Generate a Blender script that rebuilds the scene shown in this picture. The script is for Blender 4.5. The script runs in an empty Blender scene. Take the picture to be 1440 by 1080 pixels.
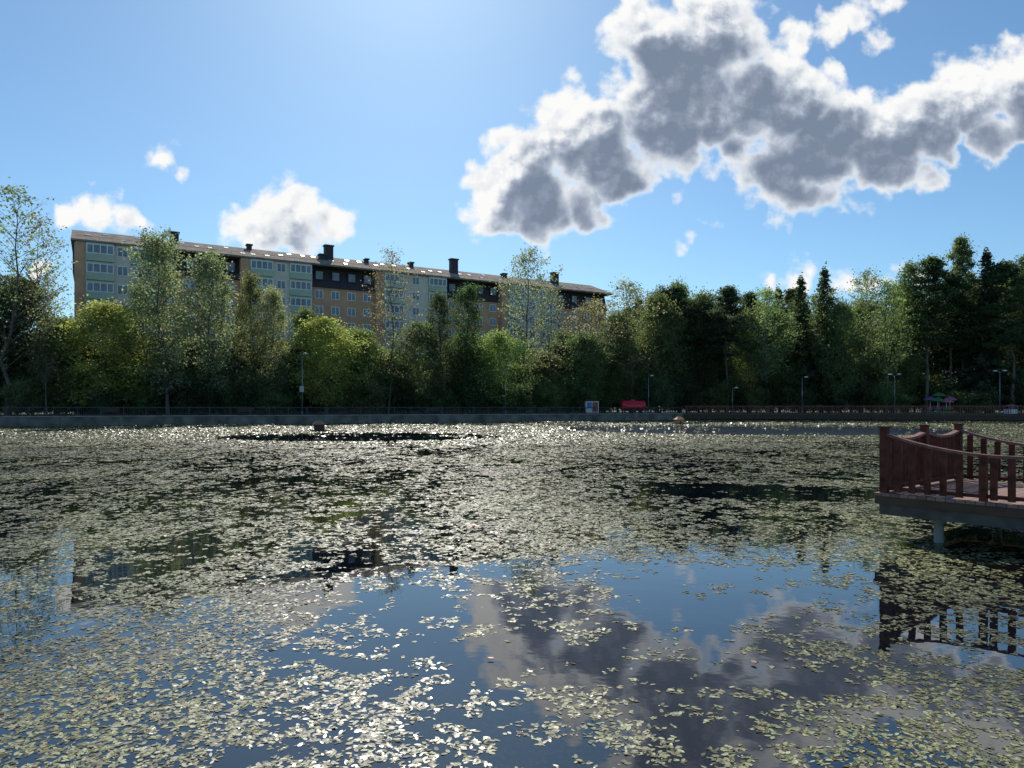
import bpy, bmesh, math, random
import numpy as np
from mathutils import Vector, Matrix
S=bpy.context.scene; C=S.collection
random.seed(5)
R=math.radians
H=2.24; HZ=573.0; GZ=1.2
def W(px,py,Y): return Vector(((px-720)/1000*Y,Y,H+(HZ-py)/1000*Y))
# ---------------------------------------------------------------- materials
def newmat(n):
    m=bpy.data.materials.new(n); m.use_nodes=True; nt=m.node_tree; nt.nodes.clear()
    out=nt.nodes.new('ShaderNodeOutputMaterial'); return m,nt,out
def plain(n,col,rough=.7,var=.25,scale=3.0,metal=0,bump=0.0,spec=.5):
    m,nt,out=newmat(n); N=nt.nodes.new; L=nt.links.new
    p=N('ShaderNodeBsdfPrincipled'); L(p.outputs[0],out.inputs[0])
    p.inputs['Roughness'].default_value=rough; p.inputs['Metallic'].default_value=metal
    p.inputs['Specular IOR Level'].default_value=spec
    tc=N('ShaderNodeTexCoord'); no=N('ShaderNodeTexNoise'); no.inputs['Scale'].default_value=scale; no.inputs['Detail'].default_value=6
    L(tc.outputs['Object'],no.inputs['Vector'])
    r=N('ShaderNodeValToRGB'); r.color_ramp.elements[0].position=.3; r.color_ramp.elements[1].position=.7
    r.color_ramp.elements[0].color=[c*(1-var) for c in col]+[1]; r.color_ramp.elements[1].color=[min(1,c*(1+var)) for c in col]+[1]
    L(no.outputs['Fac'],r.inputs[0]); L(r.outputs[0],p.inputs['Base Color'])
    if bump:
        b=N('ShaderNodeBump'); b.inputs['Strength'].default_value=bump; b.inputs['Distance'].default_value=.02
        L(no.outputs['Fac'],b.inputs['Height']); L(b.outputs[0],p.inputs['Normal'])
    return m
def leafmat(n,trans=.52,rough=.6):
    m,nt,out=newmat(n); N=nt.nodes.new; L=nt.links.new
    oi=N('ShaderNodeObjectInfo'); g=N('ShaderNodeNewGeometry')
    tc=N('ShaderNodeTexCoord'); no=N('ShaderNodeTexNoise'); no.inputs['Scale'].default_value=.55; no.inputs['Detail'].default_value=3
    L(tc.outputs['Object'],no.inputs['Vector'])
    a=N('ShaderNodeMapRange'); a.inputs[3].default_value=.6; a.inputs[4].default_value=1.45; L(g.outputs['Random Per Island'],a.inputs[0])
    b=N('ShaderNodeMapRange'); b.inputs[1].default_value=.35; b.inputs[2].default_value=.65; b.inputs[3].default_value=.65; b.inputs[4].default_value=1.4; L(no.outputs['Fac'],b.inputs[0])
    mu=N('ShaderNodeMath'); mu.operation='MULTIPLY'; L(a.outputs[0],mu.inputs[0]); L(b.outputs[0],mu.inputs[1])
    vm=N('ShaderNodeVectorMath'); vm.operation='SCALE'; L(oi.outputs['Color'],vm.inputs[0]); L(mu.outputs[0],vm.inputs['Scale'])
    p=N('ShaderNodeBsdfPrincipled'); p.inputs['Roughness'].default_value=rough; p.inputs['Specular IOR Level'].default_value=.25
    L(vm.outputs[0],p.inputs['Base Color'])
    vt=N('ShaderNodeVectorMath'); vt.operation='MULTIPLY'; vt.inputs[1].default_value=(1.4,1.5,1.0); L(vm.outputs[0],vt.inputs[0])
    t=N('ShaderNodeBsdfTranslucent'); L(vt.outputs[0],t.inputs['Color'])
    mx=N('ShaderNodeMixShader'); mx.inputs[0].default_value=trans
    L(p.outputs[0],mx.inputs[1]); L(t.outputs[0],mx.inputs[2]); L(mx.outputs[0],out.inputs[0]); return m
M={}
M['leaf']=leafmat('foliage'); M['bark']=plain('bark',(.14,.12,.10),.9,.4,4)
M['concrete']=plain('concrete',(.17,.16,.14),.9,.5,.7,bump=.3); M['coping']=plain('coping_stone',(.30,.29,.27),.9,.3,.9); M['darkmetal']=plain('dark_metal',(.05,.05,.055),.5)
M['steel']=plain('galvanised',(.3,.31,.33),.4,.2,4,.5); M['brick']=plain('peach_brick',(.72,.40,.24),.9,.14,.6)
M['cream']=plain('cream_render',(.85,.72,.58),.9,.08,.5); M['pgreen']=plain('pale_green_panel',(.54,.60,.45),.7,.1,.8)
M['white']=plain('white_frame',(.9,.9,.88),.5,.05); M['mansard']=plain('dark_tile',(.05,.04,.05),.7,.3,3); M['roof']=plain('tan_roof',(.30,.245,.20),.95,.3,.8,spec=.03)
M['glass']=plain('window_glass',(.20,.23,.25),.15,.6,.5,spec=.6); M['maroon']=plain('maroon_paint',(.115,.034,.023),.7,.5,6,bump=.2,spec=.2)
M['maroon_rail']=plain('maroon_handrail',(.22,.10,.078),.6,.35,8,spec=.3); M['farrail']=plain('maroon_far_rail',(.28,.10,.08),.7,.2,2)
M['beam']=plain('grey_beam',(.10,.09,.08),.8,.4,4); M['red']=plain('red_cover',(.75,.02,.05),.35,.1); M['orange']=plain('orange_panel',(.55,.27,.13),.7)
M['green']=plain('green_paint',(.05,.2,.09),.6); M['purple']=plain('purple_paint',(.2,.1,.24),.6); M['pink']=plain('pink_paint',(.45,.16,.24),.6); M['blue']=plain('blue_poster',(.08,.2,.5),.5)
M['asphalt']=plain('paving',(.16,.15,.14),.9,.2,.8); M['brown']=plain('brown_wood',(.09,.05,.035),.8); M['deadleaf']=plain('dead_leaf',(.42,.17,.05),.5,.3,20); M['duckroof']=plain('felt_roof',(.05,.035,.035),.8)
M['skyl']=plain('skylight_glass',(.38,.40,.42),.4,.15,1)
M['ground']=plain('grass_ground',(.06,.08,.03),.95,.5,.4)
def planks(n,col,period,axis):
    m,nt,out=newmat(n); N=nt.nodes.new; L=nt.links.new
    p=N('ShaderNodeBsdfPrincipled'); p.inputs['Roughness'].default_value=.75; p.inputs['Specular IOR Level'].default_value=.25; L(p.outputs[0],out.inputs[0])
    tc=N('ShaderNodeTexCoord'); sp=N('ShaderNodeSeparateXYZ'); L(tc.outputs['Object'],sp.inputs[0])
    d=N('ShaderNodeMath'); d.operation='DIVIDE'; d.inputs[1].default_value=period; L(sp.outputs[axis],d.inputs[0])
    f=N('ShaderNodeMath'); f.operation='FRACT'; L(d.outputs[0],f.inputs[0]); fl=N('ShaderNodeMath'); fl.operation='FLOOR'; L(d.outputs[0],fl.inputs[0])
    wn=N('ShaderNodeTexWhiteNoise'); wn.noise_dimensions='1D'; L(fl.outputs[0],wn.inputs['W'])
    r=N('ShaderNodeValToRGB'); r.color_ramp.elements[0].color=[c*.7 for c in col]+[1]; r.color_ramp.elements[1].color=[c*1.25 for c in col]+[1]; L(wn.outputs[0],r.inputs[0])
    gp=N('ShaderNodeMath'); gp.operation='GREATER_THAN'; gp.inputs[1].default_value=.07; L(f.outputs[0],gp.inputs[0])
    mx=N('ShaderNodeVectorMath'); mx.operation='SCALE'; L(r.outputs[0],mx.inputs[0]); L(gp.outputs[0],mx.inputs['Scale']); L(mx.outputs[0],p.inputs['Base Color']); return m
M['planks']=planks('deck_planks',(.27,.17,.14),.14,0)
# ---------------------------------------------------------------- mesh helpers
class MB:
    def __init__(s): s.v=[]; s.f=[]
    def add(s,vs,fs):
        o=len(s.v); s.v+= [tuple(v) for v in vs]; s.f+=[tuple(i+o for i in f) for f in fs]; return s
    def box(s,x0,x1,y0,y1,z0,z1):
        return s.add([(x0,y0,z0),(x1,y0,z0),(x1,y1,z0),(x0,y1,z0),(x0,y0,z1),(x1,y0,z1),(x1,y1,z1),(x0,y1,z1)],
              [(0,3,2,1),(4,5,6,7),(0,1,5,4),(1,2,6,5),(2,3,7,6),(3,0,4,7)])
    def tube(s,p,q,r0,r1,n=8,cap=True):
        p=Vector(p); q=Vector(q); d=(q-p).normalized(); a=d.orthogonal().normalized(); b=d.cross(a)
        vs=[p+(a*math.cos(2*math.pi*i/n)+b*math.sin(2*math.pi*i/n))*r0 for i in range(n)]+[q+(a*math.cos(2*math.pi*i/n)+b*math.sin(2*math.pi*i/n))*r1 for i in range(n)]
        fs=[(i,(i+1)%n,n+(i+1)%n,n+i) for i in range(n)]
        if cap: fs+=[tuple(range(n-1,-1,-1)),tuple(range(n,2*n))]
        return s.add(vs,fs)
    def bar(s,p,q,w,h):
        p=Vector(p); q=Vector(q); d=(q-p).normalized(); a=Vector((-d.y,d.x,0)).normalized()*w/2; u=Vector((0,0,h/2))
        return s.add([p-a-u,p+a-u,p+a+u,p-a+u,q-a-u,q+a-u,q+a+u,q-a+u],[(0,1,2,3),(7,6,5,4),(0,4,5,1),(1,5,6,2),(2,6,7,3),(3,7,4,0)])
    def lathe(s,prof,n=16,c=(0,0,0)):
        vs=[];fs=[]
        for r,z in prof:
            for i in range(n):
                a=2*math.pi*i/n; vs.append((c[0]+r*math.cos(a),c[1]+r*math.sin(a),c[2]+z))
        for k in range(len(prof)-1):
            for i in range(n):
                j=(i+1)%n; fs.append((k*n+i,k*n+j,(k+1)*n+j,(k+1)*n+i))
        return s.add(vs,fs)
    def build(s,name,mat,parent=None,smooth=False):
        me=bpy.data.meshes.new(name); me.from_pydata(s.v,[],s.f); me.materials.append(mat); me.update()
        if smooth: me.polygons.foreach_set('use_smooth',[True]*len(me.polygons))
        o=bpy.data.objects.new(name,me); C.objects.link(o)
        if parent: o.parent=parent
        return o
def npmesh(name,V,n,mat,V4=None):
    V=np.asarray(V,dtype=np.float32).reshape(-1,3); nv=len(V); starts=np.arange(0,nv,n,dtype=np.int32); tot=np.full(nv//n,n,dtype=np.int32)
    if V4 is not None:
        V4=np.asarray(V4,dtype=np.float32).reshape(-1,3); starts=np.concatenate([starts,nv+np.arange(0,len(V4),4,dtype=np.int32)]).astype(np.int32); tot=np.concatenate([tot,np.full(len(V4)//4,4,dtype=np.int32)]).astype(np.int32)
        V=np.concatenate([V,V4]); nv=len(V)
    me=bpy.data.meshes.new(name); me.vertices.add(nv); me.vertices.foreach_set('co',V.ravel())
    me.loops.add(nv); me.loops.foreach_set('vertex_index',np.arange(nv,dtype=np.int32))
    me.polygons.add(len(starts)); me.polygons.foreach_set('loop_start',starts)
    try: me.polygons.foreach_set('loop_total',tot)
    except Exception: pass
    me.materials.append(mat); me.update(calc_edges=True); return me
def tag(o,label=None,cat=None,group=None,kind=None):
    if label: o['label']=label
    if cat: o['category']=cat
    if group: o['group']=group
    if kind: o['kind']=kind
    return o
def empty(name,loc=(0,0,0),rz=0,label=None,cat=None,group=None):
    o=bpy.data.objects.new(name,None); C.objects.link(o); o.location=loc; o.rotation_euler=(0,0,rz); o.empty_display_size=.2
    return tag(o,label,cat,group)
# ---------------------------------------------------------------- camera
cam=bpy.data.cameras.new('camera'); co=bpy.data.objects.new('camera',cam); C.objects.link(co)
co.location=(0,0,H); co.rotation_euler=(R(90),0,0); cam.sensor_width=36; cam.lens=25; cam.shift_y=33/1440; cam.clip_end=6000; cam.clip_start=.05
S.camera=co
# ---------------------------------------------------------------- light + sky
EL=39; AZ=-8.5
sd=Vector((math.sin(R(AZ))*math.cos(R(EL)),math.cos(R(AZ))*math.cos(R(EL)),math.sin(R(EL))))
sl=bpy.data.lights.new('sun','SUN'); sl.energy=5.0; sl.angle=R(.5); sl.color=(1,.94,.84)
so=bpy.data.objects.new('sun',sl); C.objects.link(so); so.rotation_euler=(-sd).to_track_quat('-Z','Y').to_euler(); so.location=(0,0,60)
S.view_settings.view_transform='Standard'; S.view_settings.look='None'; S.view_settings.exposure=0
w=bpy.data.worlds.new('World'); S.world=w; w.use_nodes=True; nt=w.node_tree; nt.nodes.clear()
BL=[(905,45,66),(960,80,88),(1010,40,78),(1050,70,45),(860,165,52),(800,190,78),(850,220,72),(735,235,65),(700,275,58),(760,285,64),(820,280,48),(880,250,46),(695,315,40),
(940,160,88),(1000,150,82),(1060,140,78),(1120,150,80),(1040,215,45),(1095,245,68),(1160,200,90),(1150,270,40),(1230,205,88),(1300,175,78),(1360,140,74),(1420,110,64),(1300,245,30),(1390,190,52),(1460,140,80),
(1095,80,34),(1130,58,36),(1170,42,34),(1210,26,30),(1250,8,30),(1230,52,22),
(405,312,58),(352,318,44),(462,315,38),(400,262,22),(420,285,28),
(140,304,38),(180,312,26),(105,306,26),(228,210,27),(264,234,13),(52,380,16),
(975,338,20),(945,270,11),(990,310,14),(960,352,15),(1120,384,30),(1175,394,26),(1240,390,26),(1290,380,22),(985,418,14),(1085,387,14)]
def mth(t,op,a,b=None,c=None):
    n=t.nodes.new('ShaderNodeMath'); n.operation=op
    for i,x in enumerate((a,b,c)):
        if x is None: continue
        if isinstance(x,(int,float)): n.inputs[i].default_value=x
        else: t.links.new(x,n.inputs[i])
    return n.outputs[0]
def warp(t,src,amp):
    wn=t.nodes.new('ShaderNodeTexNoise'); wn.inputs['Scale'].default_value=1.1; wn.inputs['Detail'].default_value=4; t.links.new(src,wn.inputs['Vector'])
    vs=t.nodes.new('ShaderNodeVectorMath'); vs.operation='SUBTRACT'; t.links.new(wn.outputs['Color'],vs.inputs[0]); vs.inputs[1].default_value=(.5,.5,.5)
    vsc=t.nodes.new('ShaderNodeVectorMath'); vsc.operation='SCALE'; vsc.inputs['Scale'].default_value=amp; t.links.new(vs.outputs[0],vsc.inputs[0])
    va=t.nodes.new('ShaderNodeVectorMath'); va.operation='ADD'; t.links.new(src,va.inputs[0]); t.links.new(vsc.outputs[0],va.inputs[1])
    fl=t.nodes.new('ShaderNodeVectorMath'); fl.operation='MULTIPLY'; fl.inputs[1].default_value=(1,1,0); t.links.new(va.outputs[0],fl.inputs[0]); return fl.outputs[0]
N=nt.nodes.new; L=nt.links.new
tc=N('ShaderNodeTexCoord'); sp=N('ShaderNodeSeparateXYZ'); L(tc.outputs['Generated'],sp.inputs[0])
yc=mth(nt,'MAXIMUM',sp.outputs[1],.08)
cb=N('ShaderNodeCombineXYZ'); L(mth(nt,'MULTIPLY',mth(nt,'DIVIDE',sp.outputs[0],yc),10),cb.inputs[0]); L(mth(nt,'MULTIPLY',mth(nt,'DIVIDE',sp.outputs[2],yc),10),cb.inputs[1])
P0=warp(nt,cb.outputs[0],.6)
of=N('ShaderNodeVectorMath'); of.operation='ADD'; of.inputs[1].default_value=(-.20,.36,0); L(P0,of.inputs[0])
cur=None; ssum=None
for (bx_,by_,br_) in BL:
    cc=((bx_-720)/100,(HZ-by_)/100,0)
    d=N('ShaderNodeVectorMath'); d.operation='DISTANCE'; d.inputs[1].default_value=cc; L(P0,d.inputs[0])
    s_=mth(nt,'SUBTRACT',br_/100,d.outputs['Value']); cur=s_ if cur is None else mth(nt,'MAXIMUM',cur,s_)
    if br_>36:
        d=N('ShaderNodeVectorMath'); d.operation='DISTANCE'; d.inputs[1].default_value=cc; L(of.outputs[0],d.inputs[0])
        q=mth(nt,'MAXIMUM',mth(nt,'MULTIPLY_ADD',d.outputs['Value'],-1/(1.35*br_/100),1.0),0)
        q=mth(nt,'MULTIPLY',q,q if by_<300 and bx_>600 else mth(nt,'MULTIPLY',q,.55)); ssum=q if ssum is None else mth(nt,'ADD',ssum,q)
def noise(src,sc,det,ro):
    n=N('ShaderNodeTexNoise'); n.inputs['Scale'].default_value=sc; n.inputs['Detail'].default_value=det; n.inputs['Roughness'].default_value=ro; L(src,n.inputs['Vector']); return n.outputs['Fac']
n1=noise(cb.outputs[0],2.4,9,.56)
n2=N('ShaderNodeTexVoronoi'); n2.feature='SMOOTH_F1'; n2.inputs['Scale'].default_value=3.0; n2.inputs['Smoothness'].default_value=.3; L(P0,n2.inputs['Vector'])
ofn=N('ShaderNodeVectorMath'); ofn.operation='ADD'; ofn.inputs[1].default_value=(-.08,.11,0); L(cb.outputs[0],ofn.inputs[0])
n3=noise(ofn.outputs[0],2.4,7,.54)
n4=noise(P0,.8,4,.5)
fld=mth(nt,'ADD',mth(nt,'ADD',cur,mth(nt,'MULTIPLY',mth(nt,'SUBTRACT',n1,.5),.80)),mth(nt,'MULTIPLY',mth(nt,'SUBTRACT',.40,n2.outputs['Distance']),.36))
def mr(x,a,b,c,d_,smooth=True):
    n=N('ShaderNodeMapRange'); n.interpolation_type='SMOOTHSTEP' if smooth else 'LINEAR'
    for i,v in enumerate((a,b,c,d_)): n.inputs[i+1].default_value=v
    L(x,n.inputs[0]); return n.outputs[0]
dens=mth(nt,'MULTIPLY',mr(fld,-.05,.19,0,1),mr(sp.outputs[1],.1,.25,0,1))
relief=mth(nt,'ADD',mth(nt,'MULTIPLY',mth(nt,'SUBTRACT',n3,n1),1.9),mth(nt,'MULTIPLY',mth(nt,'SUBTRACT',n4,.5),1.1))  # noise shifted sunward, so sun-side relief is painted into the cloud colour
thick=mth(nt,'ADD',mth(nt,'MULTIPLY',mr(ssum,.02,.85,0,1,False),1.0),relief)
sh=mth(nt,'MULTIPLY',mr(fld,.03,.42,0,1,False),thick)
cr=N('ShaderNodeValToRGB'); e=cr.color_ramp.elements; e[0].position=0; e[0].color=(.97,.97,.96,1); e[1].position=1; e[1].color=(.20,.25,.34,1)  # backlit white rims and grey shaded interiors of the clouds painted as colour
x=e.new(.2); x.color=(.80,.83,.87,1); x=e.new(.5); x.color=(.42,.48,.58,1); x=e.new(.72); x.color=(.28,.33,.43,1); L(sh,cr.inputs[0])
sky=N('ShaderNodeTexSky'); sky.sky_type='NISHITA'; sky.sun_disc=False; sky.sun_elevation=R(EL); sky.sun_rotation=R(AZ); sky.air_density=1.0; sky.dust_density=.45; sky.ozone_density=3; sky.altitude=300
tint=N('ShaderNodeVectorMath'); tint.operation='MULTIPLY'; tint.inputs[1].default_value=(.80,1.02,1.08); L(sky.outputs[0],tint.inputs[0])
b1=N('ShaderNodeBackground'); b1.inputs[1].default_value=.108; L(tint.outputs[0],b1.inputs[0])
b2=N('ShaderNodeBackground'); b2.inputs[1].default_value=1.0; L(cr.outputs[0],b2.inputs[0])
mx=N('ShaderNodeMixShader'); L(dens,mx.inputs[0]); L(b1.outputs[0],mx.inputs[1]); L(b2.outputs[0],mx.inputs[2])
wo=N('ShaderNodeOutputWorld'); L(mx.outputs[0],wo.inputs[0])
# ---------------------------------------------------------------- setting
BK=[(-150,41),(-105,62),(-60,83),(30,125),(83,115),(130,100)]
def bankY(u):
    for (x0,y0),(x1,y1) in zip(BK,BK[1:]):
        den=(x1-x0)-u*(y1-y0)
        if abs(den)<1e-6: continue
        t=(u*y0-x0)/den
        if 0<=t<=1: return y0+t*(y1-y0)
    return 75
pond=BK+[(150,60),(150,1.5),(-150,1.5)]
bm=MB(); n=len(pond); cx,cy=0,60
inner=[(x,y,GZ if y>1.6 else .62) for x,y in pond]
outer=[]
for x,y in pond:
    d=Vector((x-cx,y-cy)).normalized()*4500; outer.append((cx+d.x,cy+d.y,GZ if y>1.6 else .62))
low=[(x,y,-.6) for x,y in pond]
bm.add(inner+outer+low,[(i,(i+1)%n,n+(i+1)%n,n+i) for i in range(n)]+[(i,2*n+i,2*n+(i+1)%n,(i+1)%n) for i in range(n)])
tag(bm.build('ground',M['ground']),kind='structure')
m,wt,out=newmat('pond_water'); N2=wt.nodes.new; L2=wt.links.new
p=N2('ShaderNodeBsdfPrincipled'); p.inputs['Roughness'].default_value=.01; p.inputs['IOR'].default_value=1.8; L2(p.outputs[0],out.inputs[0])
tcw=N2('ShaderNodeTexCoord'); na=N2('ShaderNodeTexNoise'); na.inputs['Scale'].default_value=.35; na.inputs['Detail'].default_value=4; L2(tcw.outputs['Object'],na.inputs['Vector'])
nb=N2('ShaderNodeTexVoronoi'); nb.inputs['Scale'].default_value=26; L2(tcw.outputs['Object'],nb.inputs['Vector'])
nc=mth(wt,'MULTIPLY',mth(wt,'SUBTRACT',1,nb.outputs['Distance']),na.outputs['Fac'])
rw=N2('ShaderNodeValToRGB'); rw.color_ramp.elements[0].position=.32; rw.color_ramp.elements[0].color=(.002,.004,.008,1); rw.color_ramp.elements[1].position=.62; rw.color_ramp.elements[1].color=(.026,.028,.012,1); L2(nc,rw.inputs[0]); L2(rw.outputs[0],p.inputs['Base Color'])
nw=N2('ShaderNodeTexNoise'); nw.inputs['Scale'].default_value=2.2; nw.inputs['Detail'].default_value=3; L2(tcw.outputs['Object'],nw.inputs['Vector'])
vd=N2('ShaderNodeVectorMath'); vd.operation='SUBTRACT'; vd.inputs[1].default_value=(27,76,0); L2(tcw.outputs['Object'],vd.inputs[0])
vd2=N2('ShaderNodeVectorMath'); vd2.operation='MULTIPLY'; vd2.inputs[1].default_value=(1/24,1/22,0); L2(vd.outputs[0],vd2.inputs[0])
vl=N2('ShaderNodeVectorMath'); vl.operation='LENGTH'; L2(vd2.outputs[0],vl.inputs[0])
mk=N2('ShaderNodeMapRange'); mk.inputs[1].default_value=.75; mk.inputs[2].default_value=1.1; mk.inputs[3].default_value=1; mk.inputs[4].default_value=0; L2(vl.outputs['Value'],mk.inputs[0])
bw=N2('ShaderNodeBump'); bw.inputs['Distance'].default_value=.012; L2(mth(wt,'MULTIPLY_ADD',mk.outputs[0],.8,.14),bw.inputs['Strength']); L2(nw.outputs['Fac'],bw.inputs['Height'])
nw2=N2('ShaderNodeTexNoise'); nw2.inputs['Scale'].default_value=5; nw2.inputs['Detail'].default_value=2; L2(tcw.outputs['Object'],nw2.inputs['Vector'])
bw2=N2('ShaderNodeBump'); bw2.inputs['Distance'].default_value=.14; L2(mk.outputs[0],bw2.inputs['Strength']); L2(nw2.outputs['Fac'],bw2.inputs['Height']); L2(bw.outputs[0],bw2.inputs['Normal']); L2(bw2.outputs[0],p.inputs['Normal'])
wm=MB(); wm.add([(-170,0,0),(170,0,0),(170,150,0),(-170,150,0)],[(0,1,2,3)]); tag(wm.build('water',m),kind='structure')
pm=MB()
for (x0,y0),(x1,y1) in zip(BK,BK[1:]):
    pm.add([(x0,y0+.6,GZ+.01),(x1,y1+.6,GZ+.01),(x1,y1+5,GZ+.01),(x0,y0+5,GZ+.01)],[(0,1,2,3)])
tag(pm.build('promenade',M['asphalt']),kind='structure')
def wall(a,b,label,mat,top,h0=-.5,capmat=None,name='embankment_wall'):
    r=empty(name,(a[0],a[1],0),math.atan2(b[1]-a[1],b[0]-a[0]),label,'wall'); ln=(Vector(b)-Vector(a)).length
    k=MB(); nseg=int(ln/6)
    for i in range(nseg): k.box(i*ln/nseg+.02,(i+1)*ln/nseg-.02,-.35,.3,h0,top)
    k.build('wall_face',mat,r); c=MB(); c.box(0,ln,-.43,.45,top+.003,top+.13); c.build('coping',capmat or mat,r)
    return r,ln
wall(BK[1],BK[3],'long grey concrete embankment wall along the left far shore below the dark railing',M['concrete'],1.10,capmat=M['coping'])
wall(BK[3],BK[5],'dark low edge of the boardwalk on the right far shore',M['brown'],.95,.25,M['beam'],'boardwalk_edge')
def fence(a,b,label,mat,z0,hh,step,pick,name,pw=.016):
    a=Vector(a); b=Vector(b); ln=(b-a).length; r=empty(name,(a.x,a.y,z0),math.atan2(b.y-a.y,b.x-a.x),label,'railing')
    n=max(1,round(ln/step)); st=ln/n
    po=MB(); po.box(-.06,.06,-.06,.06,0,hh+.08); po0=po.build('post',mat,r)
    pn=MB(); pn.box(.06,st-.06,-.035,.035,hh-.07,hh+.02); pn.box(.06,st-.06,-.02,.02,.12,.17)
    k=int(st/pick)
    for j in range(1,k): pn.box(j*st/k-pw,j*st/k+pw,-.012,.012,.17,hh-.07)
    pn0=pn.build('railing_panel',mat,r)
    for i in range(1,n+1):
        c=po0.copy(); C.objects.link(c); c.location=(i*st,0,0)
        if i<n: c=pn0.copy(); C.objects.link(c); c.location=(i*st,0,0)
    return r
fence((-80,74.3),(30,125.6),'dark metal picket railing on top of the grey embankment wall',M['darkmetal'],1.23,1.05,2.5,.2,'metal_railing')
fence((30.5,124.9),(130,100.0),'maroon wooden railing along the boardwalk on the right far shore',M['farrail'],1.08,1.4,2.4,.3,'boardwalk_railing',.04)
# ---------------------------------------------------------------- apartment building
bd=Vector((92.0,54)).normalized(); BR=math.atan2(bd.y,bd.x)
B=empty('apartment_building',(-70,114,GZ),BR,'long peach and pale green apartment block with dark mansards and pitched roof behind the trees','building')
LB=107; DP=14; FH=3.06; EV=27.8
secs=[(0,12,'L'),(12,25,'K'),(25,37.5,'L'),(37.5,50,'K'),(50,65,'L'),(65,78,'K'),(78,92,'L'),(92,107,'K')]
k=MB(); k.box(0,LB,.02,DP,0,24.0); k.build('brick_wall',M['brick'],B)
for a,b,t in secs:
    if t=='L':
        k=MB(); k.box(a,b,-1.2,3.5,0,EV); k.build('projecting_bay',M['cream'],B)
        k=MB(); k.box(a-.12,a+1.3,-1.32,.01,0,EV-.5); k.build('pilaster',M['brick'],B)
    else:
        k=MB(); a2,b2=a+.01,b-.01
        k.add([(a2,-.45,23.7),(b2,-.45,23.7),(b2,.9,28.1),(a2,.9,28.1),(a2,3,23.7),(b2,3,23.7),(b2,3,28.1),(a2,3,28.1)],[(0,1,2,3),(0,4,5,1),(0,3,7,4),(1,5,6,2),(3,2,6,7)])
        k.build('mansard_storey',M['mansard'],B)
E0=27.8; RG=31.0
k=MB(); k.add([(-.6,-1.7,E0),(LB+.6,-1.7,E0),(LB+.6,7,RG),(-.6,7,RG),(LB+.6,DP+.8,E0),(-.6,DP+.8,E0),(-.6,-1.7,E0-.3),(LB+.6,-1.7,E0-.3),(LB+.6,DP+.8,E0-.3),(-.6,DP+.8,E0-.3)],
  [(0,1,2,3),(3,2,4,5),(6,7,1,0),(0,3,5,9,6),(1,7,8,4,2),(6,9,8,7),(5,4,8,9)])
roof=k.build('roof',M['roof'],B)
k=MB(); k.box(-.35,0.01,-1.25,DP,22.5,27.4); k.build('gable_cladding',M['mansard'],B)
def chim(s,y,w_,z,dz):
    c=MB(); c.box(s-w_,s+w_,y-.6,y+.6,z-2,z+dz); c.box(s-w_-.15,s+w_+.15,y-.75,y+.75,z+dz+.003,z+dz+.25); c.build('chimney',M['mansard'],roof)
chim(14.8,5,.7,30.2,1.6); chim(42,4,.8,29.8,2.6); chim(69,4,.8,29.8,2.8); chim(95,4,.8,29.8,2.4); chim(27.6,6,.4,30.4,.9)
chim(40.6,3.4,.6,29.4,1.0); chim(60,6,.4,30.4,.9); chim(82,5,.5,30,.9); chim(50,5,.3,30,.8)
k=MB()
for i in range(58):
    s=1.5+i*1.82; k.box(s-.02,s+.02,-1.4,-1.36,E0+.1,E0+.6)
k.box(0,LB,-1.4,-1.36,E0+.6,E0+.65); k.build('snow_guard',M['steel'],roof)
sl_=(RG-E0)/8.7
rs=random.Random(3)
for i in range(45):
    s=2+i*2.33+rs.uniform(-.5,.5); y=rs.choice([0.6,2.6,2.6,4.6]); z=E0+(y+1.7)*sl_; q=.4
    c=MB(); c.add([(s-.38,y-q,z-q*sl_+.1),(s+.38,y-q,z-q*sl_+.1),(s+.38,y+q,z+q*sl_+.16),(s-.38,y+q,z+q*sl_+.16),(s-.38,y-q,z-q*sl_-.1),(s+.38,y-q,z-q*sl_-.1),(s+.38,y+q,z+q*sl_-.1),(s-.38,y+q,z+q*sl_-.1)],
      [(0,1,2,3),(4,5,1,0),(5,6,2,1),(7,4,0,3)]); c.build('skylight',M['skyl'],roof)
def win_mb(w_,h_):
    f=MB(); t=.13
    f.box(-w_/2,w_/2,-.06,.04,0,t); f.box(-w_/2,w_/2,-.06,.04,h_-t,h_); f.box(-w_/2,-w_/2+t,-.06,.04,t+.001,h_-t-.001); f.box(w_/2-t,w_/2,-.06,.04,t+.001,h_-t-.001); f.box(-t/2,t/2,-.055,.04,t+.001,h_-t-.001)
    g=MB(); g.box(-w_/2+t,w_/2-t,-.02,.02,t,h_-t); return f,g
f,g=win_mb(1.6,1.6); wf=f.build('window',M['white'],B); wg=g.build('pane',M['glass'],wf); usedw=[False]
restf=MB(); restg=MB()
def window(s,y,z,ind=True):
    if ind:
        if not usedw[0]: o=wf; usedw[0]=True
        else:
            o=wf.copy(); C.objects.link(o); gg=wg.copy(); C.objects.link(gg); gg.parent=o
        o.location=(s,y,z)
    else:
        for src,dst in ((f,restf),(g,restg)): dst.add([(a+s,b+y,c+z) for a,b,c in src.v],src.f)
lw=3.9
lg=MB(); lg.box(-lw/2,lw/2,-.5,0,0,1.15); lg.box(-lw/2,lw/2,-.5,0,2.66,2.85)
gl=MB(); gl.box(-lw/2+.08,lw/2-.08,-.42,-.36,1.15,2.66)
fr=MB()
for i in range(5):
    xx=-lw/2+i*lw/4; xx=min(max(xx,-lw/2+.09),lw/2-.09); fr.box(xx-.08,xx+.08,-.49,-.33,1.153,2.657)
fr.box(-lw/2,lw/2,-.495,-.34,1.151,1.28); fr.box(-lw/2,lw/2,-.495,-.34,2.51,2.658)
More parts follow.
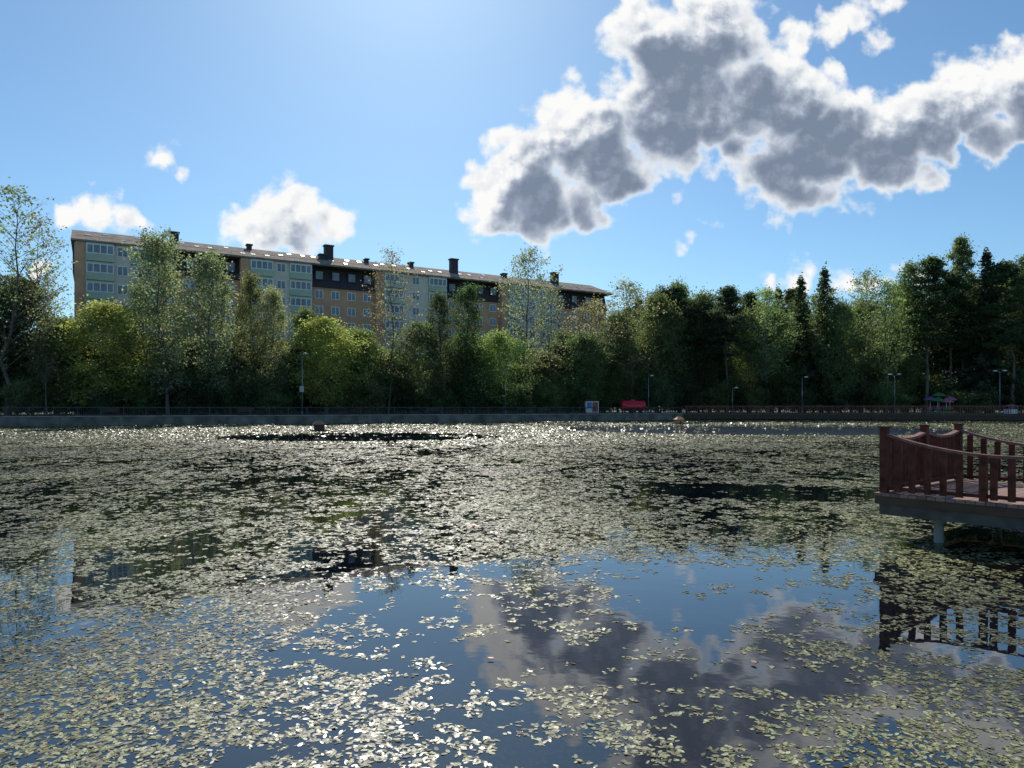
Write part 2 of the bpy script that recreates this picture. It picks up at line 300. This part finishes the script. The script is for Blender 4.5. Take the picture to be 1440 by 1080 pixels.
lo=lg.build('loggia',M['pgreen'],B); lgl=gl.build('glazing',M['glass'],lo); lfr=fr.build('glazing_frame',M['white'],lo); fst=True
for a,b,t in secs:
    w_=b-a
    for fl_ in range(9):
        z=fl_*FH+.1
        if t=='L':
            for s in (a+1.5+lw/2,b-.25-lw/2):
                if fst: o=lo; fst=False
                else:
                    o=lo.copy(); C.objects.link(o)
                    for q in (lgl,lfr): c=q.copy(); C.objects.link(c); c.parent=o
                o.location=(s,-1.203,z)
            window((a+b+1.25)/2,-1.22,z+1.0,fl_>=4)
        else:
            ncol=4
            for i in range(ncol):
                s=a+w_*(i+.5)/ncol
                if fl_<8: window(s,0,fl_*2.95+.9,fl_>=4)
                else:
                    d=MB(); d.box(s-.8,s+.8,-.25,1.5,25.0,26.7); dd=d.build('dormer',M['mansard'],B); d=MB(); d.box(s-.65,s+.65,-.28,-.253,25.15,26.6); d.build('pane',M['glass'],dd)
for fl_ in range(8):
    for y in (4,10): restf.box(-.06,.02,y-.75,y+.75,fl_*2.8+1,fl_*2.8+2.5); restg.box(-.08,-.061,y-.62,y+.62,fl_*2.8+1.1,fl_*2.8+2.4)
rf=restf.build('window',M['white'],B); rf['kind']='stuff'; rg=restg.build('pane',M['glass'],rf)
# ---------------------------------------------------------------- trees
def leafquads(cen,size,rng,elong=1.8):
    n=len(cen); a=rng.normal(size=(n,3)); a/=np.linalg.norm(a,axis=1)[:,None]
    b=rng.normal(size=(n,3)); b-=a*(a*b).sum(1)[:,None]; b/=np.linalg.norm(b,axis=1)[:,None]
    s=size*rng.uniform(.6,1.3,size=(n,1)); a=a*s; b=b*s/elong
    return np.stack([cen-a,cen+b*1.0,cen+a,cen-b],axis=1)
def gen(kind,seed):
    rng=np.random.default_rng(seed); T=MB(); L_=[]
    P={ 'dense':(14,3.6,.12,56,.56,38,.14,.35,.13),
     'poplar':(20,3.2,.12,80,.46,21,.14,.9,.24),
     'airy':(20,3.6,.28,46,.42,16,.13,.75,.28),
     'sparse':(20,3.2,.22,52,.36,7,.12,.95,.35),
     'pine':(21,3.3,.42,46,.45,40,.145,.15,.15),
     'spruce':(20,3.1,.08,110,.22,22,.165,-.28,.03),
     'shrub':(3.5,2.0,.02,34,.42,34,.11,.5,.05)}[kind]
    Hh,Rr,base,nl,sig,nlv,ls,up,skip=P
    tp=[Vector((0,0,0))]; ns=8
    for i in range(1,ns+1):
        j=Hh*.012 if kind not in('spruce',) else Hh*.003
        tp.append(Vector((tp[-1].x+rng.normal()*j,tp[-1].y+rng.normal()*j,Hh*.97*i/ns)))
    r0=Hh*(.0095 if kind!='sparse' else .007)
    for i in range(ns): T.tube(tp[i],tp[i+1],r0*(1-i/ns*.93)*(1.25 if i==0 else 1),r0*(1-(i+1)/ns*.93),7,False)
    def at(t):
        q=min(t/.97,.999)*ns; i=int(q); return tp[i].lerp(tp[i+1],q-i)
    for i in range(nl):
        x=((i+rng.uniform(0,.8))/nl); t=base+(1-base)*x*.98
        if kind=='dense': pr=math.sin(math.pi*min(1,(x*.82+.14)))**.7
        elif kind=='poplar': pr=(math.sin(math.pi*min(1,(x*.85+.1)))**.8)*.75+.2*rng.random()
        elif kind in('airy','sparse'): pr=math.sin(math.pi*min(1,(x*.8+.15)))**.8
        elif kind=='pine': pr=(.55+.5*rng.random())*(1-x**3)*.95
        elif kind=='spruce': pr=(1-x)**.85+.03
        else: pr=math.sin(math.pi*(x*.6+.3))
        ln=Rr*pr*rng.uniform(.6,1.2); az=i*2.4+rng.uniform(-.6,.6); s=at(t)
        upv=up*rng.uniform(.6,1.3)
        if kind in('dense','poplar','airy','sparse'): s=at(max(base*.6,t-.5*ln*upv/Hh*1.2))
        d=Vector((math.cos(az),math.sin(az),upv)); mid=s+d*ln*.5+Vector((0,0,(.1 if up>0 else .12)*ln)); e=s+d*ln
        rr=max(.022,r0*.38*(1-x*.7)*min(1,ln/Rr+.2))
        T.tube(s,mid,rr,rr*.65,4,False); T.tube(mid,e,rr*.65,rr*.25,4,False)
        if kind=='spruce':
            npts=max(2,int(ln/.28))
            for k_ in range(npts):
                q=(k_+1)/npts; pnt=s.lerp(mid,q*2) if q<.5 else mid.lerp(e,q*2-1); c=np.array(pnt)
                wd=.18+.32*(1-q)*min(1,ln/2)
                m_=rng.normal(size=(nlv,3))*np.array([wd,wd,.10]); m_[:,2]-=abs(rng.normal(size=nlv))*.16
                L_.append(c+m_)
            continue
        pts=[]
        qs=(.35,.55,.75,.95) if kind!='pine' else (.55,.8,1.0)
        for q in qs:
            pnt=s.lerp(mid,q*2) if q<.5 else mid.lerp(e,q*2-1); pts.append(pnt)
            if q>.5:
                for sg in (-1,1):
                    a2=az+sg*rng.uniform(.5,1.2); l2=ln*rng.uniform(.22,.42); e2=pnt+Vector((math.cos(a2),math.sin(a2),upv*.8+rng.uniform(-.1,.3)))*l2
                    T.tube(pnt,e2,rr*.35,rr*.12,3,False); pts.append(e2)
        for pnt in pts:
            if rng.random()<skip: continue
            sg=sig*rng.uniform(.6,1.3); m_=rng.normal(size=(int(nlv*rng.uniform(.5,1.4)),3))*sg
            m_[:,2]*=(.5 if kind=='pine' else .8); L_.append(np.array(pnt)+m_)
    L_.append(np.array(at(.97))+rng.normal(size=(30,3))*np.array([.15,.15,.5]))
    cen=np.concatenate(L_); cen=cen[cen[:,2]>.15]
    me=npmesh('crown',leafquads(cen,ls,rng,1.6),4,M['leaf'])
    tm=bpy.data.meshes.new('trunk'); tm.from_pydata(T.v,[],T.f); tm.materials.append(M['bark']); tm.update()
    Re=np.percentile(np.abs(cen[:,0]),97)
    return (me,tm,max(Hh,float(np.percentile(cen[:,2],99.8))),float(Re))
VAR={}
for kd,ns_ in (('dense',4),('poplar',3),('airy',3),('sparse',2),('pine',3),('spruce',2),('shrub',2)):
    VAR[kd]=[gen(kd,100+i*7+len(kd)) for i in range(ns_)]
rt=random.Random(11)
def tree(px,top,wpx,kd,off,col,label,cat='tree',group=None):
    u=(px-720)/1000; Y=bankY(u)+off; h=H+(HZ-top)/1000*Y-GZ
    me,tm,hn,rn=rt.choice(VAR[kd])
    r=empty({'dense':'broadleaf_tree','poplar':'poplar_tree','airy':'birch_tree','sparse':'birch_tree','pine':'pine_tree','spruce':'spruce_tree','shrub':'shrub'}[kd],(u*Y,Y,GZ-.02),rt.uniform(0,6.28),label,cat,group)
    sz=h/hn; sx=(wpx/1000*Y/2)/rn
    c=bpy.data.objects.new('crown',me); C.objects.link(c); c.parent=r; c.color=(*[x*rt.uniform(.9,1.1) for x in col],1)
    t=bpy.data.objects.new('trunk' if kd!='shrub' else 'stems',tm); C.objects.link(t); t.parent=r
    r.scale=(sx,sx,sz)
    return r
SG=(.26,.30,.19); DG=(.08,.11,.06); YG=(.33,.35,.12); BG=(.28,.25,.155); MG=(.16,.20,.095); LG=(.24,.30,.13)
TR=[
(10,262,150,'sparse',7,MG,'very tall sparse tree at the left edge rising far above the roof line'),
(40,300,90,'sparse',10,BG,'thin crowned tall tree just right of the very tall one at the left edge'),
(66,378,46,'sparse',6,BG,'thin half bare tree just left of the apartment block end wall'),
(-30,370,110,'dense',14,DG,'dark tall tree cut off by the left edge of the view'),
(14,388,110,'dense',12,DG,'dark dense tree below the very tall sparse tree at the left edge'),
(80,445,90,'dense',9,MG,'low mid green tree in front of the left end wall of the block'),
(140,425,115,'dense',8,YG,'bushy yellow green tree in front of the leftmost balconies of the block'),
(198,402,50,'poplar',12,MG,'mid green tree between the yellow green bushy tree and the tallest silvery poplar'),
(236,325,84,'poplar',8,SG,'tallest silvery green poplar reaching the roof ridge near the left chimney'),
(305,352,84,'poplar',9,SG,'second silvery green poplar from the left, right of the tallest one'),
(352,385,50,'poplar',10,MG,'narrow darker poplar beside the second silvery poplar'),
(386,402,52,'poplar',8,SG,'shorter silvery poplar standing left of the yellow green tree by the lamp'),
(425,432,56,'dense',11,MG,'round mid green tree directly behind the tall street lamp on the left'),
(460,447,92,'dense',6,YG,'bright yellow green round tree right of the left street lamp'),
(512,462,66,'dense',9,MG,'mid green round tree between the yellow green tree and the see-through birch'),
(546,350,74,'sparse',8,BG,'tall see-through birch with thin reddish branches before the middle of the block'),
(592,452,70,'dense',9,MG,'low green tree right of the see-through birch'),
(621,412,42,'poplar',7,DG,'narrow dark pointed tree, left one of a close pair before the block'),
(655,400,54,'poplar',8,DG,'broad dark tree, right one of a close pair before the block'),
(702,466,84,'dense',6,LG,'light green drooping tree behind the middle street lamp'),
(737,347,84,'airy',8,SG,'tall airy tree with open layered crown crossing the roof right of the middle'),
(776,402,62,'sparse',9,BG,'thin brownish tree just right of the tall airy tree'),
(826,423,84,'airy',8,BG,'brownish green tree before the right end of the apartment block'),
(815,468,70,'dense',7,MG,'low round green tree behind the small poster kiosk'),
(868,440,60,'dense',11,MG,'green tree at the right corner of the apartment block'),
(889,393,92,'airy',8,BG,'brown tinged open tree just right of the apartment block'),
(925,414,62,'dense',10,MG,'green tree behind and right of the red tank trailer'),
(955,402,60,'pine',14,DG,'dark pine right of the brown tinged open tree'),
(988,422,60,'dense',12,DG,'dark round tree left of the dark rounded pine'),
(1022,402,68,'pine',9,DG,'dark rounded pine near the left end of the maroon railing'),
(1080,406,72,'airy',6,LG,'bright light green birch left of the twin spruces'),
(1052,438,56,'dense',10,MG,'low green tree between the dark rounded pine and light green birch'),
(1124,388,54,'spruce',9,DG,'left one of the twin pointed dark spruces'),
(1156,375,56,'spruce',9,DG,'right and taller one of the twin pointed dark spruces'),
(1180,425,60,'dense',7,MG,'green tree in front of the gap right of the twin spruces'),
(1212,380,70,'airy',9,MG,'tall green birch left of the bright green birches on the right'),
(1246,392,66,'airy',6,LG,'bright green birch beside the double headed street lamp'),
(1272,368,60,'poplar',11,MG,'tall mid green tree between bright birch and dark pine'),
(1302,359,66,'pine',9,DG,'dark pine standing behind the playground carousel'),
(1332,384,60,'pine',12,DG,'dark pine left of the tallest thin pine'),
(1358,330,46,'pine',12,MG,'tallest thin topped pine on the right, poking above all others'),
(1388,348,60,'spruce',9,DG,'large dark spruce right of the tallest thin pine'),
(1424,366,84,'pine',7,DG,'dark broad pine near the right edge behind the white lamp'),
(1465,352,90,'pine',10,DG,'dark pine cut off by the right edge of the view'),
]
for t in TR: tree(*t)
for i in range(62):
    px=885+i*10.8+rt.uniform(-6,6); kd=rt.choice(['pine','spruce','dense','pine','airy','dense'])
    tree(px,rt.uniform(395,450)-max(0,(px-1250))*.12,rt.uniform(48,75),kd,rt.uniform(14,45),rt.choice([DG,DG,MG]),'tall dark tree deep in the wood behind the right far shore','tree','trees of the dense wood on the right')
for i in range(44):
    px=-60+i*22+rt.uniform(-8,8)
    tree(px,rt.uniform(462,505),rt.uniform(50,78),'dense',rt.uniform(11,24),rt.choice([DG,MG,MG]),'dark lower tree filling the belt behind the left far shore','tree','lower trees between the shore and the apartment block')
for i in range(100):
    px=-80+i*16.4+rt.uniform(-6,6)
    tree(px,rt.uniform(520,552),rt.uniform(30,52),'shrub',rt.uniform(6,16),rt.choice([MG,MG,DG]),'low leafy shrub under the trees along the far promenade','shrub','undergrowth shrubs along the far promenade')
# ---------------------------------------------------------------- floating leaves
def vnoise(x,y,seed):
    rs_=np.random.default_rng(seed).random((256,256)); xi=np.floor(x).astype(int); yi=np.floor(y).astype(int); fx=x-xi; fy=y-yi
    fx=fx*fx*(3-2*fx); fy=fy*fy*(3-2*fy); g=lambda a,b: rs_[a%256,b%256]
    return (g(xi,yi)*(1-fx)+g(xi+1,yi)*fx)*(1-fy)+(g(xi,yi+1)*(1-fx)+g(xi+1,yi+1)*fx)*fy
def fbm(x,y,seed,o=4):
    t=0;a=1;s=0
    for i in range(o): t=t+a*vnoise(x*2**i+17*i,y*2**i+5*i,seed+i); s+=a; a*=.6
    return t/s
rng=np.random.default_rng(2)
edges=np.geomspace(3.2,124,90); all6=[]; all4=[]; cnt=0
def inpond(X,Y):
    lim=np.interp(X,[b[0] for b in BK],[b[1] for b in BK]); return (Y<lim-.6)
def patch(px,py,x0,x1,y0,y1,soft):
    cx=(x0+x1)/2; cy=(y0+y1)/2; d=np.sqrt(((px-cx)/((x1-x0)/2))**2+((py-cy)/((y1-y0)/2))**2); return np.clip((1+soft-d)/soft,0,1)
for y0,y1 in zip(edges,edges[1:]):
    ym=(y0+y1)/2; s=.0105+.0014*ym; area=(y1-y0)*ym*1.64; dn=1.0/(1.5*s*s); n_=int(area*dn/3.0)
    Y=rng.uniform(y0,y1,n_); X=rng.uniform(-.82,.82,n_)*Y
    big=fbm(X*.25+40,Y*.17+9,5,5); small=fbm(X*1.7,Y*1.4,31,3); fine=fbm(X*5,Y*5,77,2)
    wx=X+2*(small-.5); wy=Y+3*(big-.5)
    cov=np.interp(Y,[3,6,9,13,18,30,42,56,124],[.46,.42,.38,.42,.44,.42,.56,1.05,1.3])
    cov=cov-1.3*patch(wx,wy,-22,-1.5,48,63,.2)
    cov-= 1.6*patch(wx,wy,6,46,58,90,.12)
    cov-= .7*patch(wx,wy,4,10,17.5,20.6,.35)
    cov-= .34*patch(wx,wy,-1.2,2.6,5.6,10.6,.7)
    cov-= .28*patch(wx,wy,-7,-4.5,7.5,12,.6)
    cov+= .16*patch(X,Y,-4.5,.8,3.5,7,.5)+.14*patch(X,Y,2.0,5.5,3,6,.5)
    pr=np.clip(cov+1.7*(big-.5)+1.3*(small-.5)+1.6*(fine-.5),0,.98)
    keep=(rng.random(n_)<pr)&inpond(X,Y); X=X[keep];Y=Y[keep]
    if len(X)==0: continue
    rep=rng.integers(1,6,len(X)); X=np.repeat(X,rep); Y=np.repeat(Y,rep); n_=len(X)
    rot=rng.uniform(0,6.28,n_); off=s*rng.uniform(.3,2.2,n_); X=X+np.cos(rot)*off; Y=Y+np.sin(rot)*off; rot=rot+rng.normal(0,.5,n_)
    cnt+=n_
    k_=6 if ym<18 else 4; ang=np.arange(k_)*2*math.pi/k_; a=s*rng.uniform(.45,1.55,n_); b=a*rng.uniform(.40,.75,n_)
    lx=np.cos(ang)[None]*a[:,None]*np.where(np.arange(k_)==0,1.25,1)[None]; ly=np.sin(ang)[None]*b[:,None]*(1.15 if k_==4 else 1)
    c=np.cos(rot)[:,None]; sn=np.sin(rot)[:,None]; vx=lx*c-ly*sn; vy=lx*sn+ly*c
    ts=np.interp(ym,[4,20,40,58],[.075,.045,.06,.26]); tx=rng.normal(0,ts,n_)[:,None]; ty=rng.normal(0,ts,n_)[:,None]
    vz=tx*vx+ty*vy+(.0015+s*rng.uniform(.03,.09,n_))[:,None]
    (all6 if k_==6 else all4).append(np.stack([X[:,None]+vx,Y[:,None]+vy,vz],axis=2))
print('leaves',cnt)
m,lt,out=newmat('pondweed_leaf'); N3=lt.nodes.new; L3=lt.links.new
p=N3('ShaderNodeBsdfPrincipled'); p.inputs['Specular IOR Level'].default_value=.5
g=N3('ShaderNodeNewGeometry'); rp=N3('ShaderNodeValToRGB'); e=rp.color_ramp.elements
e[0].position=0; e[0].color=(.06,.045,.018,1); e[1].position=1; e[1].color=(.54,.56,.33,1)
for ps,cl in ((.22,(.10,.09,.03,1)),(.48,(.18,.20,.075,1)),(.72,(.34,.37,.18,1)),(.9,(.54,.56,.33,1)),(.95,(.34,.22,.08,1))):
    q=e.new(ps); q.color=cl
L3(g.outputs['Random Per Island'],rp.inputs[0])
tcl=N3('ShaderNodeTexCoord'); nl_=N3('ShaderNodeTexNoise'); nl_.inputs['Scale'].default_value=.22; nl_.inputs['Detail'].default_value=5; L3(tcl.outputs['Object'],nl_.inputs['Vector'])
mrl=N3('ShaderNodeMapRange'); mrl.inputs[1].default_value=.36; mrl.inputs[2].default_value=.62; mrl.inputs[3].default_value=.4; mrl.inputs[4].default_value=1.15; L3(nl_.outputs['Fac'],mrl.inputs[0])
vm=N3('ShaderNodeVectorMath'); vm.operation='SCALE'; L3(rp.outputs[0],vm.inputs[0]); L3(mrl.outputs[0],vm.inputs['Scale']); L3(vm.outputs[0],p.inputs['Base Color'])
wn3=N3('ShaderNodeTexWhiteNoise'); wn3.noise_dimensions='1D'; L3(g.outputs['Random Per Island'],wn3.inputs['W'])
mr3=N3('ShaderNodeMapRange'); mr3.inputs[3].default_value=.3; mr3.inputs[4].default_value=.62; L3(wn3.outputs[0],mr3.inputs[0]); L3(mr3.outputs[0],p.inputs['Roughness'])
tr3=N3('ShaderNodeBsdfTranslucent'); L3(vm.outputs[0],tr3.inputs['Color']); mx3=N3('ShaderNodeMixShader'); mx3.inputs[0].default_value=.2
L3(p.outputs[0],mx3.inputs[1]); L3(tr3.outputs[0],mx3.inputs[2]); L3(mx3.outputs[0],out.inputs[0])
o=bpy.data.objects.new('floating_leaves',npmesh('floating_leaves',np.concatenate(all6),6,m,np.concatenate(all4))); C.objects.link(o)
tag(o,'carpet of small pale green and olive leaves floating on the pond','water plants',kind='stuff')
# ---------------------------------------------------------------- pier
A=Vector((6.39,12.2)); ud=Vector((.635,-.772)); PZ=.78
P=empty('wooden_pier',(A.x,A.y,PZ),math.atan2(ud.y,ud.x),'maroon railed wooden pier jutting into the pond at the right','pier')
PL=13.5; PW=3.4
k=MB(); k.box(-.14,PL,-.12,PW+.12,-.05,0); k.build('deck',M['planks'],P)
k=MB(); k.box(-.12,PL,-.10,-.03,-.19,-.052); k.box(-.12,-.05,-.029,PW+.03,-.19,-.052); k.box(-.12,PL,PW+.03,PW+.10,-.19,-.052); k.build('fascia_board',M['brown'],P)
k=MB(); k.box(-.06,PL,-.06,.12,-.37,-.193); k.box(-.06,PL,PW-.12,PW+.06,-.37,-.193)
for i in range(7): k.box(i*2.1-.05,i*2.1+.12,.123,PW-.123,-.36,-.193)
k.build('beam',M['beam'],P)
for x_ in (.75,5.2,9.6):
    for y_ in (.28,PW-.3):
        k=MB(); k.tube((x_,y_,-1.3),(x_,y_,-.372),.075,.075,14); k.tube((x_,y_,-.46),(x_,y_,-.3715),.11,.11,14); k.build('support_column',M['coping'],P,True)
def post(x,y,h,wd=.12):
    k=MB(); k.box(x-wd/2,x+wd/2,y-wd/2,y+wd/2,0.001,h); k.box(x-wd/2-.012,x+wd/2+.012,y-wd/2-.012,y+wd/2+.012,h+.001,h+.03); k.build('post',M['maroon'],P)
def hfun(t,span=3.6): q=t%span; return .70+.31*((q-span/2)/(span/2))**2
for side in (0,PW):
    k=MB(); k2=MB(); nn=54
    for i in range(nn):
        t0=PL*i/nn; t1=PL*(i+1)/nn; k.bar((t0,side,hfun(t0)),(t1,side,hfun(t1)),.11,.045)
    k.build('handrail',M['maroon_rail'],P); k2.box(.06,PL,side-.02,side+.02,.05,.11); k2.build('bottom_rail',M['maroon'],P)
    for tt in (0,3.6,7.2,10.8): post(tt,side,1.11)
    for tt in (1.48,2.3,5.1,8.7): post(tt,side,hfun(tt)-.03,.1)
    t=.22
    while t<(8 if side==0 else 4):
        if min(abs(t-q) for q in (1.48,2.3,3.6,5.1,7.2))>.1:
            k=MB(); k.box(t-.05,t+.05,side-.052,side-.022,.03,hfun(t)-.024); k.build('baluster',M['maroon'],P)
        t+=.235
post(0,PW/2,1.11)
k=MB()
def he(y): q=y%(PW/2); c_=PW/4; return .90+.1*((q-c_)/c_)**2
for i in range(24):
    y0=PW*i/24; y1=PW*(i+1)/24-1e-4; k.bar((0,y0,he(y0)),(0,y1,he(y1)),.11,.045)
k.build('handrail',M['maroon_rail'],P)
k=MB(); k.box(-.02,.02,.06,PW-.06,.05,.11); k.build('bottom_rail',M['maroon'],P)
t=.17
while t<PW-.1:
    if abs(t-PW/2)>.1: k=MB(); k.box(-.052,-.022,t-.055,t+.055,.03,he(t)-.024); k.build('baluster',M['maroon'],P)
    t+=.15
# ---------------------------------------------------------------- duck houses
def duckhouse(px,py,Y,wm,rm,sc,label):
    q=W(px,py,Y); r=empty('duck_house',(q.x,Y,0),.3,label,'duck house',None); r.scale=(sc,)*3
    k=MB(); k.box(-.75,.75,-.55,.55,.02,.14); k.build('float',M['brown'],r)
    k=MB(); k.box(-.42,.42,-.35,.35,.143,.62); k.build('walls',wm,r)
    k=MB(); k.box(-.13,.13,-.365,-.352,.16,.42); k.build('doorway',M['mansard'],r)
    k=MB(); k.add([(-.55,-.48,.6),(.55,-.48,.6),(.55,.48,.6),(-.55,.48,.6),(-.2,0,.95),(.2,0,.95)],[(0,1,5,4),(1,2,5),(2,3,4,5),(3,0,4),(3,2,1,0)]); k.build('roof',rm,r)
duckhouse(449,605,66,M['brown'],M['duckroof'],1.1,'small dark duck house floating on the pond at left centre')
duckhouse(955,597,94,M['orange'],M['orange'],1.1,'small tan orange duck house floating near the right far shore')
def deadclump(px,py,sc,seed,n_,label,group=None):
    Y=2240/(py-573); q=W(px,py,Y); k=MB(); rr_=random.Random(seed)
    for j in range(n_):
        a0=rr_.uniform(0,6.28); cx_,cy_=rr_.uniform(-.05,.05)*(n_>1),rr_.uniform(-.04,.04)*(n_>1); vs_=[]
        for i in range(6):
            f_=(i/5-.5)
            for sg in (-1,1):
                lx_=f_*.19; ly_=sg*.05*math.cos(f_*3); lz=.03+.7*abs(f_)**2*.2+.03*math.cos(f_*3)+j*.014
                vs_.append((cx_+lx_*math.cos(a0)-ly_*math.sin(a0),cy_+lx_*math.sin(a0)+ly_*math.cos(a0),lz))
        k.add(vs_,[(2*i,2*i+1,2*i+3,2*i+2) for i in range(5)])
    o=k.build('dead_leaf_clump' if n_>1 else 'dead_leaf',M['deadleaf']); o.location=(q.x,q.y,0); o.scale=(sc,)*3; tag(o,label,'dead leaves' if n_>1 else 'dead leaf',group)
deadclump(667,747,1.0,4,5,'orange brown clump of curled dead leaves floating mid pond')
deadclump(1060,934,.4,6,1,'single orange dead leaf afloat at the lower right in front of the pier reflection')
deadclump(157,985,.4,8,1,'single brown dead leaf afloat in the lower left corner of the pond')
deadclump(690,928,.35,9,1,'single brown dead leaf afloat at the lower middle of the pond')
# ---------------------------------------------------------------- lamps
def lamp(px,top,off,label,double=False,box=False):
    u=(px-720)/1000; Y=bankY(u)+off; h=H+(HZ-top)/1000*Y-GZ
    r=empty('street_lamp',(u*Y,Y,GZ),0,label,'street lamp')
    k=MB(); k.tube((0,0,0),(0,0,.5),.12,.11,10); k.tube((0,0,.5),(0,0,h-.25),.075,.045,10); k.build('pole',M['steel'],r,True)
    k=MB(); k.tube((0,0,h-.3),(.5,-.3,h-.05),.03,.03,6)
    if double: k.tube((0,0,h-.3),(-.5,.3,h-.05),.03,.03,6)
    k.build('arm',M['steel'],r)
    for sg in ((1,-1) if double else (1,)):
        k=MB(); k.lathe([(.05,.1),(.3,.05),(.34,-.05),(.2,-.12),(.02,-.13)],12,(sg*.55,-sg*.33,h-.02)); k.build('lamp_head',M['white'],r,True)
    if box: k=MB(); k.box(-.3,.3,-.2,-.05,3.2,4.0); k.build('control_box',M['steel'],r)
lamp(425,497,1.5,'tall grey street lamp with a small box on its pole, leftmost of the lamps',box=True)
lamp(711,514,1.5,'tall grey street lamp near the middle of the far promenade')
lamp(912,528,1.5,'slim street lamp just right of the red tank trailer')
lamp(1030,545,1.5,'short street lamp where the maroon railing begins')
lamp(1128,530,1.5,'slim street lamp between the light green birch and the twin spruces')
lamp(1258,526,1.5,'double headed street lamp left of the playground carousel',double=True)
lamp(1406,521,1.5,'double headed white street lamp near the right edge',double=True)
def gp(px,off):
    u=(px-720)/1000; Y=bankY(u)+off; return (u*Y,Y,GZ+.02)
r=empty('tank_trailer',gp(890,3),.15,'bright red rounded tank trailer parked on the far promenade','trailer')
k=MB(); vs_=[];n_=18
prof=[(-2.0,.0),(-1.97,.6),(-1.8,.8),(1.8,.8),(1.97,.6),(2.0,.0)]
for x_,rr_2 in prof:
    for i in range(n_): a=2*math.pi*i/n_; vs_.append((x_,rr_2*math.cos(a),1.25+rr_2*.95*math.sin(a)))
fs_=[(k2_*n_+i,k2_*n_+(i+1)%n_,(k2_+1)*n_+(i+1)%n_,(k2_+1)*n_+i) for k2_ in range(5) for i in range(n_)]
k.add(vs_,fs_); k.build('tank',M['red'],r,True)
k=MB(); k.box(-1.9,2.4,-.5,.5,.35,.5); k.build('chassis',M['darkmetal'],r)
for s1 in(-1,1): k=MB(); k.tube((0,s1*.75,.34),(0,s1*.55,.34),.34,.34,16); k.build('wheel',M['darkmetal'],r)
k=MB(); k.lathe([(.35,0),(.35,.2),(.1,.25)],12,(0,0,1.98)); k.build('hatch',M['red'],r)
k=MB(); k.box(-1.3,1.3,-.98,-.6,1.55,1.62); k.box(-1.3,1.3,-.9,-.86,.9,1.2); k.build('awning',M['red'],r)
r.scale=(1.1,1.1,1.1)
r=empty('poster_kiosk',gp(832,1.6),.1,'small kiosk with white, blue and red poster sides left of the red tank trailer','kiosk')
k=MB(); k.box(-1.05,1.05,-.6,.6,.1,2.05); k.build('body',M['white'],r)
k=MB(); k.box(-1.2,1.2,-.75,.75,2.053,2.3); k.build('roof',M['maroon'],r)
k=MB(); k.box(-.95,-.1,-.63,-.603,.9,1.9); k.build('poster',M['blue'],r); k=MB(); k.box(-.02,.95,-.63,-.603,.3,1.9); k.build('poster',M['farrail'],r)
r=empty('playground_carousel',gp(1320,6),0,'colourful playground carousel with green, purple and pink canopies under the trees','carousel')
k=MB(); k.lathe([(0,.35),(2.6,.35),(2.7,.15),(2.6,0)],24); k.build('platform',M['green'],r)
k=MB(); k.tube((0,0,.3),(0,0,3.6),.15,.1,10); k.build('centre_pole',M['pink'],r)
for i,(x_,y_,zz,mt) in enumerate([(0,0,3.3,'green'),(-1.7,-.4,2.6,'purple'),(1.7,-.4,2.6,'pink'),(.2,-1.9,2.2,'pink'),(-1,-1.4,2.4,'green')]):
    k=MB(); k.lathe([(1.15,0),(1.05,.15),(.7,.4),(.3,.55),(.02,.62)],14,(x_,y_,zz-.3)); cp=k.build('canopy',M[mt],r,True)
    if i: k=MB(); k.tube((x_,y_,.34),(x_,y_,zz-.1),.05,.05,8); k.build('canopy_pole',M['white'],r); k=MB(); k.lathe([(.05,.1),(.5,.25),(.6,.7),(.5,.75),(.4,.4),(.02,.35)],12,(x_,y_,.3)); k.build('seat',M[('green','purple','pink','red')[(i+1)%4]],r,True)
def pav(px,off,mat,sc,label):
    r=empty('ticket_booth',gp(px,off),.1,label,'booth'); r.scale=(sc,)*3
    k=MB(); k.box(-1.1,1.1,-.8,.8,0,1.1); k.build('counter',M['white'],r)
    for a in(-1,1):
        for b in(-1,1): k=MB(); k.box(a*1.1-.04,a*1.1+.04,b*.85-.04,b*.85+.04,0,2.0); k.build('corner_post',M['steel'],r)
    k=MB(); k.add([(-1.4,-1.1,2.0),(1.4,-1.1,2.0),(1.4,1.1,2.0),(-1.4,1.1,2.0),(0,0,2.4)],[(0,1,4),(1,2,4),(2,3,4),(3,0,4),(3,2,1,0)]); k.build('canopy',M[mat],r)
pav(1421,3,'pink',.65,'small pink roofed booth at the right end of the boardwalk')
for px,lb in ((155,'dark bench on the promenade at the far left'),(345,'dark bench on the promenade left of the first street lamp'),(610,'dark bench on the promenade near the middle of the shore'),(765,'dark bench on the promenade left of the poster kiosk')):
    r=empty('park_bench',gp(px,2.2),.42,lb,'bench')
    k=MB(); k.box(-1,1,-.25,.2,.42,.48); k.build('seat',M['brown'],r); k=MB(); k.box(-1,1,.22,.27,.5,.95); k.build('backrest',M['brown'],r)
    for a in(-.8,.8): k=MB(); k.box(a-.04,a+.04,-.22,.27,0,.418); k.build('leg',M['darkmetal'],r)
